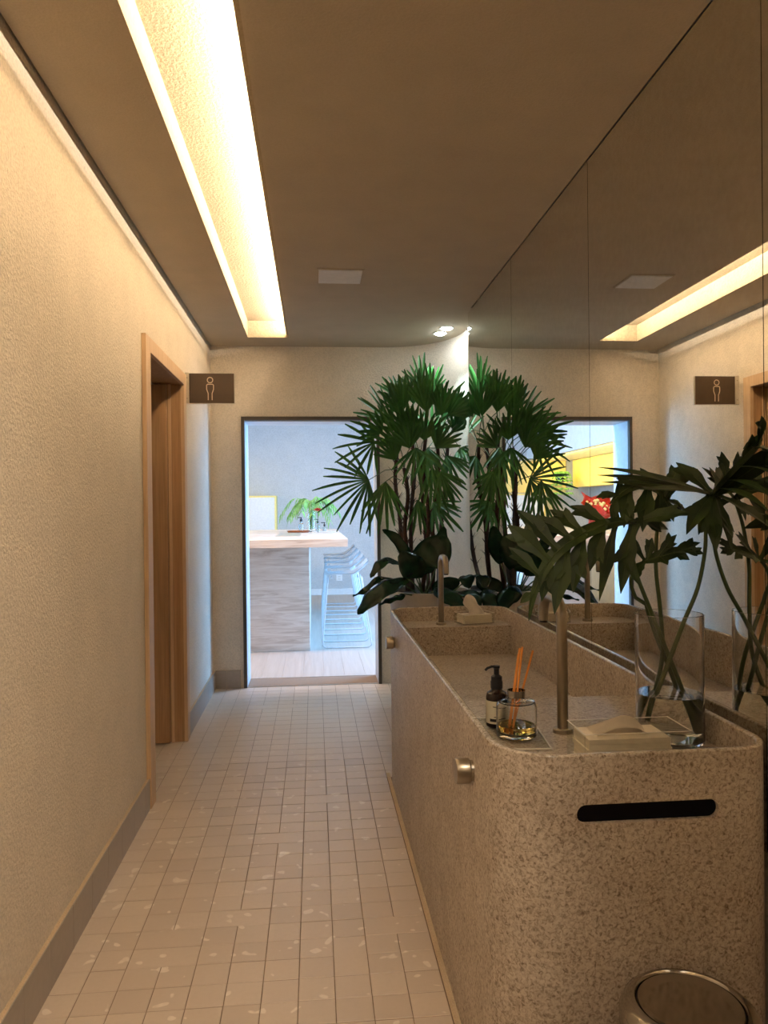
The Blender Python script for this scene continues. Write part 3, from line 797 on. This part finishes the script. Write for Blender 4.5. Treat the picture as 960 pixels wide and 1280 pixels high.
def stroke(bm, pts, w, y, closed=False):
    n = len(pts); L, Rr = [], []
    for i, p in enumerate(pts):
        a = pts[i-1] if (i or closed) else pts[i]; b = pts[(i+1) % n] if (i < n-1 or closed) else pts[i]
        d = Vector((b[0]-a[0], b[1]-a[1])); d.normalize(); nx, nz = -d.y*w, d.x*w
        L.append([bm.verts.new((p[0]+nx, yy, p[1]+nz)) for yy in y]); Rr.append([bm.verts.new((p[0]-nx, yy, p[1]-nz)) for yy in y])
    rng = range(n) if closed else range(n-1)
    for i in rng:
        j = (i+1) % n
        bm.faces.new((L[i][0], L[j][0], Rr[j][0], Rr[i][0])); bm.faces.new((L[i][1], L[j][1], Rr[j][1], Rr[i][1]))
        bm.faces.new((L[i][0], L[i][1], L[j][1], L[j][0])); bm.faces.new((Rr[i][0], Rr[i][1], Rr[j][1], Rr[j][0]))
for ys2 in ((SY-.0016, SY-.0002), (SY+.0122, SY+.0136)):
    bm = NB()
    stroke(bm, [(cxs+.0175*math.cos(2*PI*k/24), zc+.053+.0175*math.sin(2*PI*k/24)) for k in range(24)], .0028, ys2, True)
    body = [(-.0125, -.077), (-.0125, -.033), (-.0175, -.020), (-.022, -.006), (-.022, .019), (-.0195, .0235), (-.015, .026), (.015, .026), (.0195, .0235), (.022, .019), (.022, -.006), (.0175, -.020), (.0125, -.033), (.0125, -.077)]
    stroke(bm, [(cxs+a, zc+b) for a, b in body], .0028, ys2)
    finish('pictogram', bm, M['signline'], t)

# ceiling panel and the two plant spots
t = thing('ceiling_speaker_panel', 'flat grey square panel set in the ceiling beside the light cove', 'ceiling panel')
boxo('panel', M['vent'], t, .040, .283, 4.215, 4.460, ZC-.008, ZC-.0005, bev=.002)
boxo('panel_frame', M['ceil'], t, .030, .293, 4.205, 4.470, ZC-.0035, ZC-.0004)
for (x, y, lab) in ((.988, 5.545, 'small round recessed spotlight above the palm, nearer one'), (.968, 5.715, 'small round recessed spotlight above the palm, farther one')):
    t = thing('ceiling_spotlight', lab, 'spotlight', 'recessed spotlights above the palm')
    bm = NB(); lathe(bm, [(.052, ZC-.0005), (.052, ZC-.004), (.041, ZC-.004), (.040, ZC-.0005)], x, y, 32, False, False); finish('trim_ring', bm, M['barwhite'], t, smooth='auto')
    bm = NB(); lathe(bm, [(0, ZC-.014), (.030, ZC-.013), (.0385, ZC-.008), (.0395, ZC-.0006), (0, ZC-.0006)], x, y, 32, False, False); finish('lens', bm, M['lamp'], t)

# ---------------------------------------------------------------- planter and plants
PX, PY, PR, PZ = .80, 5.285, .285, .872
t = thing('planter', 'large pale round tapered planter standing behind the far end of the stone counter', 'planter')
bm = NB(); lathe(bm, [(0, .0005), (PR*.62, .0005), (PR*.66, .01), (PR, PZ-.01), (PR, PZ), (PR-.022, PZ), (PR-.024, PZ-.05), (0, PZ-.05)], PX, PY, 48, False, False)
finish('pot', bm, M['planter'], t, smooth='auto')
bm = NB(); lathe(bm, [(0, PZ-.0495), (PR-.030, PZ-.0495), (PR-.030, PZ-.028), (0, PZ-.022)], PX, PY, 32, False, False)
finish('soil', bm, M['soil'], t, smooth='auto')

palm = thing('lady_palm', 'tall lady palm with fan fronds in the planter, lit from above', 'palm')
for c in CANES:
    pts = [Vector(c[0])]; b = pts[0]
    d = Vector((b.x-PX, b.y-PY, 0))
    if d.length > PR-.08: d *= (PR-.08)/d.length; b.x, b.y = PX+d.x, PY+d.y
    b.z = PZ-.02
    pts = catmull([b]+[Vector(q) for q in c[1:]], 6)
    bm = NB()
    n = len(pts)
    P2 = pts
    tube(bm, P2, .0165, 10, taper=.8)
    cn = finish('cane', bm, M['cane'], palm, smooth=True)
    # fibre sheaths on the upper part
    bm = NB()
    for k in range(5, n-2, 2):
        p = pts[k]
        for q in range(5):
            a = random.uniform(0, 2*PI); dd = Vector((math.cos(a), math.sin(a), 1.6))*.035
            st = p+Vector((math.cos(a), math.sin(a), 0))*.008
            ribbon(bm, [st, st+dd*.5, st+dd+Vector((math.cos(a), math.sin(a), 0))*.012], [.005, .004, .0008], Vector((math.cos(a), math.sin(a), .2)), .1)
    finish('fibre_sheath', bm, M['cane'], cn, kind='stuff')
wall_c = Vector((cx, cy, 0))
def keep_in(p):
    """keep leaf tips off the back wall, the curved wall and the mirror"""
    if p.y > D-.03: p.y = D-.03
    if p.x > .56 and p.y > D-.62:
        ex, ey = (p.x-.56)/(.56), (p.y-(D-.62))/(.59)
        q = math.hypot(ex, ey)
        if q > .97: p.x = .56+(p.x-.56)*.97/q; p.y = D-.62+(p.y-D+.62)*.97/q
    if p.x > 1.12: p.x = 1.12
    if p.y < 5.14 and p.x > 1.035: p.x = 1.035
    return p
for (att, hub, tip), nleaf, spread in FRONDS:
    att, hub, tip = Vector(att), Vector(hub), Vector(tip)
    keep_in(hub); keep_in(tip)
    dirv = tip-hub; Ln = dirv.length*1.06; dirv.normalize()
    view = Vector((random.uniform(-.3, .3), -1, random.uniform(-.15, .5))).normalized()
    nrm = (view-dirv*view.dot(dirv)).normalized(); side = dirv.cross(nrm)
    bm = NB(); midp = (att+hub)/2+Vector((0, 0, .03)); tube(bm, [att+(midp-att)*k/4 for k in range(4)]+[midp+(hub-midp)*k/4 for k in range(5)], .0032, 6)
    ptl = finish('frond_stalk', bm, M['petiole'], palm, smooth=True)
    bm = NB()
    for q in range(nleaf):
        u = q/(nleaf-1)-.5
        ang = math.radians(spread)*u*1.15
        ll = Ln*(1-.35*abs(u)**1.5*1.6)*random.uniform(.80, 1.08)
        dd = (dirv*math.cos(ang)+side*math.sin(ang)+nrm*random.uniform(-.12, .12)).normalized()
        droop = random.uniform(.06, .16)*ll
        pts = []
        for k in range(6):
            s = k/5; p = hub+dd*ll*s-Vector((0, 0, droop*s*s)); pts.append(keep_in(p))
        w = random.uniform(.0095, .0140)
        ribbon(bm, pts, [w*.25, w*.70, w, w, w*.88, w*.35], nrm, .35)
    fr_ = finish('frond', bm, M['palm'], palm)

pl = thing('broadleaf_plant', 'low dark plant with wide glossy drooping leaves at the front of the planter', 'plant')
for path, w, kind in BROAD:
    b = Vector(path[0])
    d = Vector((b.x-PX, b.y-PY, 0))
    if d.length > PR-.06: d *= (PR-.06)/d.length; b.x, b.y = PX+d.x, PY+d.y
    b.z = PZ-.022
    pts = catmull([b]+[Vector((min(q[0], 1.0), q[1], q[2])) for q in path[1:]], 6)
    k0 = 7
    bm = NB(); tube(bm, pts[:k0+1], .0055, 8, taper=.7); finish('leaf_stalk', bm, M['petiole'], pl, smooth=True)
    lp = pts[k0:]; n = len(lp)
    ws = [w*math.sin(PI*min(1, .06+.90*(i/(n-1))**.85))**.75 for i in range(n)]; ws[-1] = .001
    up = {'d': Vector((-.15, -.45, 1)), 'u': Vector((.3, -1, .2)), 'f': Vector((-.2, -1, .25))}[kind]
    bm = NB()
    rows = []
    for i, p in enumerate(lp):
        tt = (lp[min(i+1, n-1)]-lp[max(i-1, 0)]).normalized(); s = tt.cross(up).normalized(); nn = s.cross(tt).normalized()
        row = []
        for v in (-1, -.66, -.33, 0, .33, .66, 1):
            wav = .006*math.sin(i*1.1+v*2)*abs(v)
            q = p+s*ws[i]*v+nn*(ws[i]*(.32*abs(v)-.42*abs(v)**2.4)+wav)
            if kind == 'd': q.z -= .10*ws[i]*v*v
            row.append(bm.verts.new(q))
        rows.append(row)
    for a, b2 in zip(rows, rows[1:]):
        for k in range(6): bm.faces.new((a[k], a[k+1], b2[k+1], b2[k]))
    bmesh.ops.solidify(bm, geom=bm.faces[:], thickness=.0012)
    finish('leaf', bm, M['broad'], pl, smooth=True)

# ---------------------------------------------------------------- bar room beyond the doorway
BX0, BX1, BY1, BZ1 = -2.63, 3.35, 12.83, 3.15
boxo('floor_bar_room', M['barfloor'], None, BX0-.1, BX1+.1, DT+.0005, BY1+.1, -.12, -.004, kind='structure')
bf = bpy.data.objects['floor_bar_room']
xx = BX0; k = 0
while xx < BX1-.01:
    ya = DT+.002-(.6 if k % 2 else 0)
    while ya < BY1:
        a, b = max(ya, DT+.002), min(ya+2.0, BY1-.001)
        if b-a > .05 and xx > -1.6 and xx < 1.6: boxo('floor_plank', M['barfloor'], bf, xx+.001, xx+.179, a, b-.002, -.0038, 0)
        ya += 2.0
    xx += .18; k += 1
bm = NB(); box(bm, BX0-.1, -1.6, DT+.002, BY1, -.0038, 0); box(bm, 1.71, BX1, DT+.002, BY1, -.0038, 0); finish('floor_planks_aside', bm, M['barfloor'], bf, kind='stuff')
boxo('wall_bar_back', M['white'], None, BX0-.1, BX1+.1, BY1, BY1+.1, 0, BZ1, kind='structure')
boxo('wall_bar_left', M['white'], None, BX0-.1, BX0, DT, BY1, 0, BZ1, kind='structure')
bm = NB()
box(bm, BX1, BX1+.12, DT, 6.75, 0, BZ1); box(bm, BX1, BX1+.12, 9.55, BY1, 0, BZ1); box(bm, BX1, BX1+.12, 6.75, 9.55, 0, .45); box(bm, BX1, BX1+.12, 6.75, 9.55, 3.02, BZ1)
finish('wall_bar_right', bm, M['white'], None, kind='structure')
bm = NB(); box(bm, BX0-.1, -1.0, DT-.0002, DT+.02, 0, BZ1); box(bm, 1.4, BX1+.1, DT-.05, DT+.02, 0, BZ1); box(bm, -1.0, 1.4, DT, DT+.02, 2.86, BZ1); finish('wall_bar_front', bm, M['white'], None, kind='structure')
boxo('ceiling_bar_room', M['white'], None, BX0-.1, BX1+.1, DT, BY1+.1, BZ1, BZ1+.1, kind='structure')
w1 = setting('window_1')
for a in ((6.75, 6.8, .45, 3.02), (8.1, 8.2, .45, 3.02), (9.5, 9.55, .45, 3.02), (6.8, 9.5, .45, .5), (6.8, 9.5, 2.97, 3.02)):
    boxo('window_frame', M['barwhite'], w1, BX1+.04, BX1+.09, *a)
# soffit over the kitchen nook
boxo('soffit', M['barwhite'], None, BX0, -1.55, 7.4, BY1, 2.24, BZ1, kind='structure')
bpy.data.objects['soffit'].name = 'trim_2'
t = thing('wall_cabinet', 'yellow-lit upper cabinet along the left wall of the bar room, seen in the mirror', 'cabinet')
for k in range(6):
    boxo('cabinet_door', M['yellow'], t, BX0+.30, BX0+.318, 7.6+k*.85+.003, 7.6+(k+1)*.85-.003, 1.77, 2.232, bev=.002)
boxo('carcass', M['yellow'], t, BX0+.002, BX0+.30, 7.6, 12.7, 1.775, 2.232)
t = thing('base_cabinet', 'low white cabinet with stone top along the left wall of the bar room', 'cabinet')
boxo('carcass', M['barwhite'], t, BX0+.002, BX0+.55, 7.6, 12.7, 0.001, .86)
boxo('counter_top', M['trav'], t, BX0+.002, BX0+.58, 7.58, 12.72, .8605, .90)
for k in range(6): boxo('cabinet_door', M['barwhite'], t, BX0+.5505, BX0+.568, 7.6+k*.85+.003, 7.6+(k+1)*.85-.003, .08, .85, bev=.002)
t = thing('tall_cupboard', 'low cream cupboard against the back wall left of the island, yellow glow coloured onto its edge', 'cupboard')
boxo('carcass', M['yellow'], t, -1.75, -.610, 12.45, 12.825, .001, 1.670)
boxo('cupboard_door', M['barwhite'], t, -1.72, -1.18, 12.432, 12.4495, .03, 1.640, bev=.002)
boxo('cupboard_door', M['barwhite'], t, -1.17, -.640, 12.432, 12.4495, .03, 1.640, bev=.002)
t = thing('wall_splashback', 'yellow-lit panel filling the back of the kitchen nook above the cupboard', 'panel')
boxo('backing', M['yellow'], t, BX0+.40, -1.16, 12.812, 12.829, 1.69, 2.235)  # yellow light on the nook's back wall, carried by the panel colour
# skirting and outlet
boxo('baseboard_bar_back', M['barwhite'], None, -.60, BX1, BY1-.02, BY1-.0005, 0, .10, kind='structure')
t = thing('wall_outlet', 'small white socket plate low on the back wall behind the stools', 'outlet')
boxo('plate', M['barwhite'], t, .36, .46, BY1-.010, BY1-.0005, .23, .34, bev=.002)
for zz in (.262, .30): boxo('socket', M['vent'], t, .39, .43, BY1-.0125, BY1-.0102, zz-.008, zz+.012)

# island
t = thing('bar_island', 'bar island of banded travertine with an overhanging thick top', 'island')
boxo('top_slab', M['trav'], t, -1.45, .325, 7.42, 11.2, 1.072, 1.150, bev=.002)
boxo('base', M['trav'], t, -.76, -.055, 7.80, 11.0, .001, 1.0715, bev=.002)
boxo('sink_inset', M['plate'], t, -.42, -.16, 8.35, 9.6, 1.1502, 1.1535)

# bar stools, side on, facing the island
def stool():
    s = thing('bar_stool', '', 'stool', 'white wire-leg stools along the island')
    m_ = M['stoolw']
    for sg in (-1, 1):
        y = sg*.19; yt = sg*.15
        r = .05
        loop = [(.065, yt, .735), (.035, y*.93, .42), (.002, y, r+.012), (.008, y, .03), (.035, y, .0105), (.06, y, .009), (.25, y, .009), (.45, y, .009), (.475, y, .0105), (.502, y, .03), (.506, y, r+.012), (.455, y*.93, .42), (.415, yt, .735)]
        bm = NB(); tube(bm, catmull(loop, 3), .0065, 8); finish('leg_loop', bm, m_, s, smooth=True)
    bm = NB(); tube(bm, [(.030, -.178, .36), (.030, .178, .36)], .007, 8); finish('footrest', bm, m_, s, smooth=True)
    for xx_ in (.10, .385):
        bm = NB(); tube(bm, [(xx_, -.152, .728), (xx_, .152, .728)], .007, 8); finish('seat_rail', bm, m_, s, smooth=True)
    # bucket seat
    bm = NB(); g = []
    for i in range(13):
        u = i/12; row = []
        for j in range(9):
            v = j/8*2-1
            x = .035+.43*u+(.035*max(0, u-.75)*4)
            z = .745+.010*(1-u)+.13*max(0, (u-.66)/.34)**1.7+.028*v*v*(0.4+u)
            wy = .175*(1-.25*max(0, u-.8)*5*.5)
            row.append(bm.verts.new((x-.03*v*v*max(0, u-.6), wy*v, z)))
        g.append(row)
    for i in range(12):
        for j in range(8): bm.faces.new((g[i][j], g[i+1][j], g[i+1][j+1], g[i][j+1]))
    bmesh.ops.solidify(bm, geom=bm.faces[:], thickness=.012)
    finish('seat', bm, m_, s, smooth=True)
    return s
def copy_tree(o, parent=None):
    c = o.copy(); COL.objects.link(c); c.parent = parent
    for ch in o.children: copy_tree(ch, c)
    return c
st0 = stool()
labs = ['white wire-leg bar stool nearest the doorway', 'second white bar stool from the doorway', 'middle white bar stool of the row of five', 'fourth white bar stool from the doorway', 'farthest white bar stool of the row by the back wall']
for k, lab in enumerate(labs):
    o = st0 if k == 0 else copy_tree(st0)
    o.location = (.072+.006*k, 8.06+.82*k, 0); o['label'] = lab

# things on the island
IT = 1.1505
t = thing('serving_board', 'reddish copper board on the island top at the left of the vases', 'tray')
bm = NB(); lathe(bm, [(0, IT), (.13, IT), (.15, IT+.022), (.146, IT+.024), (.12, IT+.008), (0, IT+.008)], -.20, 9.72, 32, False, False); finish('board', bm, M['copper'], t, smooth='auto')
t = thing('cloth_mat', 'flat pale grey mat on the island top at the right of the vases', 'mat')
boxo('mat', M['vent'], t, -.03, .28, 9.62, 9.95, IT, IT+.010, bev=.003)
def jar(name, label, x, y, r, h, mat, cap, group='small bottles on the island'):
    t = thing(name, label, 'bottle', group)
    bz = IT+.0105 if -.03 < x < .28 and 9.6 < y < 9.95 else (IT+.0085 if math.hypot(x+.2, y-9.72) < .12 else IT+.0005)
    bm = NB(); lathe(bm, [(0, bz), (r, bz), (r, bz+h*.75), (r*.45, bz+h*.88), (r*.45, bz+h), (0, bz+h)], x, y, 20); finish('bottle_body', bm, mat, t, smooth='auto')
    bm = NB(); lathe(bm, [(0, bz+h), (r*.55, bz+h), (r*.55, bz+h+.03), (r*.25, bz+h+.032), (r*.25, bz+h+.045), (0, bz+h+.045)], x, y, 16); c = finish('cap', bm, M['black'], t, smooth='auto')
    boxo('pump_nozzle', M['black'], c, x-.045, x+.01, y-.006, y+.006, bz+h+.045, bz+h+.055)
jar('bar_bottle', 'pale bottle with black pump on the copper board', -.165, 9.70, .032, .13, M['bluegl'], 1)
jar('bar_bottle', 'short dark-capped bottle right behind the copper board', -.055, 10.15, .026, .10, M['bluegl'], 1)
jar('bar_bottle', 'dark-capped clear bottle under the red flower', .045, 9.86, .026, .10, M['bluegl'], 1)
jar('bar_bottle', 'smallest dark-capped bottle at the right end of the mat', .130, 9.75, .022, .06, M['bluegl'], 1)
t = thing('bar_vase', 'clear glass vase filled with drooping green fronds on the island', 'vase')
bx2, by2 = -.035, 9.98
bm = NB(); lathe(bm, [(0, IT), (.055, IT), (.06, IT+.004), (.06, IT+.26), (.057, IT+.26), (.056, IT+.012), (0, IT+.012)], bx2, by2, 28, False, False); finish('glass_wall', bm, M['glass'], t, smooth='auto')
fo = thing('fern_bunch', 'spreading bunch of bright green fronds arching out of the island vase', 'plant')
for k in range(15):
    a = 2*PI*k/15+random.uniform(-.15, .15); ln = random.uniform(.26, .40); el = random.uniform(.10, .26)
    b0 = Vector((bx2+random.uniform(-.02, .02), by2+random.uniform(-.02, .02), IT+.03)); top = Vector((bx2+.05*math.cos(a), by2+.05*math.sin(a), IT+.30+random.uniform(0, .08)))
    end = top+Vector((math.cos(a)*ln*.95, math.sin(a)*ln*.75, -random.uniform(.02, .20)))
    mid = (top+end)/2+Vector((0, 0, .12*random.uniform(.8, 1.4)))
    pth = catmull([b0, top, mid, end], 6)
    bm = NB(); tube(bm, pth, .0035, 5, taper=.4); sk = finish('frond_stalk', bm, M['fern'], fo, smooth=True)
    bm = NB()
    for q in range(7, len(pth)-1):
        tt = (pth[q+1]-pth[q-1]).normalized(); sd = tt.cross(Vector((0, 0, 1))).normalized()
        for sg in (-1, 1):
            e = pth[q]+sd*sg*.055+tt*.045-Vector((0, 0, random.uniform(.04, .10)))
            ribbon(bm, [pth[q], (pth[q]+e)/2+Vector((0, 0, .012)), e], [.006, .009, .001], Vector((0, -.3, 1)), .1)
    finish('leaflets', bm, M['fern'], fo, kind='stuff')
t = thing('red_flower', 'red flower head in a tall slim glass vase on the island', 'flower')
fx, fy, fz = .045, 9.62, IT+.26
bm = NB(); lathe(bm, [(0, IT+.0005), (.028, IT+.0005), (.028, IT+.21), (.026, IT+.21), (.026, IT+.01), (0, IT+.01)], fx-.09, fy-.14, 20, False, False)
bm.free()
bm = NB(); tube(bm, [(fx, fy-.08, IT+.001), (fx, fy-.08, fz)], .004, 6); finish('flower_stem', bm, M['petiole'], t, smooth=True)
bm = NB()
for k in range(26):
    a = k*2.4; el = .15+1.3*(k/26); r = .060
    d = Vector((math.cos(a)*math.cos(el), math.sin(a)*math.cos(el), math.sin(el)*.7))
    c0 = Vector((fx, fy-.08, fz+.01)); ribbon(bm, [c0, c0+d*r*.6, c0+d*r], [.006, .018, .010], Vector((0, 0, 1)) if abs(d.z) < .6 else Vector((1, 0, 0)), .3)
finish('petals', bm, M['red'], t)

# bouquet in red paper that only the mirror shows
t = thing('wrapped_bouquet', 'bouquet of cream flowers wrapped in red paper on the island, seen in the mirror', 'bouquet')
BXc, BYc = -1.03, 8.45
bm = NB(); n = 20; rows = []
for i, (r, z) in enumerate(((.03, 0), (.045, .09), (.12, .20), (.20, .30), (.23, .34))):
    row = []
    for k in range(n):
        a = 2*PI*k/n; rr = r*(1+(.20 if i > 2 else .08)*math.sin(5*a+i)); row.append(bm.verts.new((rr*math.cos(a), rr*math.sin(a), z+(.035*math.sin(4*a) if i == 4 else 0))))
    rows.append(row)
for a, b in zip(rows, rows[1:]):
    for k in range(n): bm.faces.new((a[k], a[(k+1) % n], b[(k+1) % n], b[k]))
bmesh.ops.solidify(bm, geom=bm.faces[:], thickness=.002)
bmesh.ops.transform(bm, matrix=Matrix.Translation((BXc, BYc, IT+.035)) @ Matrix.Rotation(-.25, 4, 'Y') @ Matrix.Rotation(.45, 4, 'X'), verts=bm.verts)
finish('paper_wrap', bm, M['redpaper'], t)
T = Matrix.Translation((BXc, BYc, IT+.035)) @ Matrix.Rotation(-.25, 4, 'Y') @ Matrix.Rotation(.45, 4, 'X')
for k in range(22):
    a = k*2.4; r = .15*math.sqrt((k+.5)/22); c0 = T @ Vector((r*math.cos(a), r*math.sin(a), .30))
    bm = NB(); bmesh.ops.create_icosphere(bm, subdivisions=1, radius=.026 if k % 3 else .018, matrix=Matrix.Translation(c0))
    finish('blossom', bm, M['cream'] if k % 4 else M['red'], t, smooth=True)
# small trailing plant on the cabinet shelf edge seen in the mirror
t = thing('trailing_plant', 'small pale green trailing plant in a dark pot in the lit nook', 'plant')
tx, ty = -1.95, 12.25
boxo('shelf_bracket', M['yellow'], t, tx-.14, tx+.14, ty-.08, 12.81, 1.83, 1.85)
bm = NB(); lathe(bm, [(0, 1.8505), (.075, 1.8505), (.09, 1.97), (.08, 1.97), (0, 1.96)], tx, ty, 24); finish('pot', bm, M['black'], t, smooth='auto')
for k in range(9):
    a = 2*PI*k/9; pth = catmull([(tx, ty, 1.965), (tx+.08*math.cos(a), ty+.08*math.sin(a)-.02, 2.02), (tx+.13*math.cos(a), ty+.12*math.sin(a)-.05, 1.88), (tx+.14*math.cos(a), ty+.12*math.sin(a)-.05, 1.60)], 4)
    bm = NB()
    for q in range(1, len(pth)-1):
        for sg in (-1, 1): ribbon(bm, [pth[q], pth[q]+Vector((sg*.03, -.02, -.01)), pth[q]+Vector((sg*.05, -.03, -.04))], [.003, .012, .002], Vector((0, -1, .4)), .1)
    finish('trailing_stem', bm, M['fern'], t)
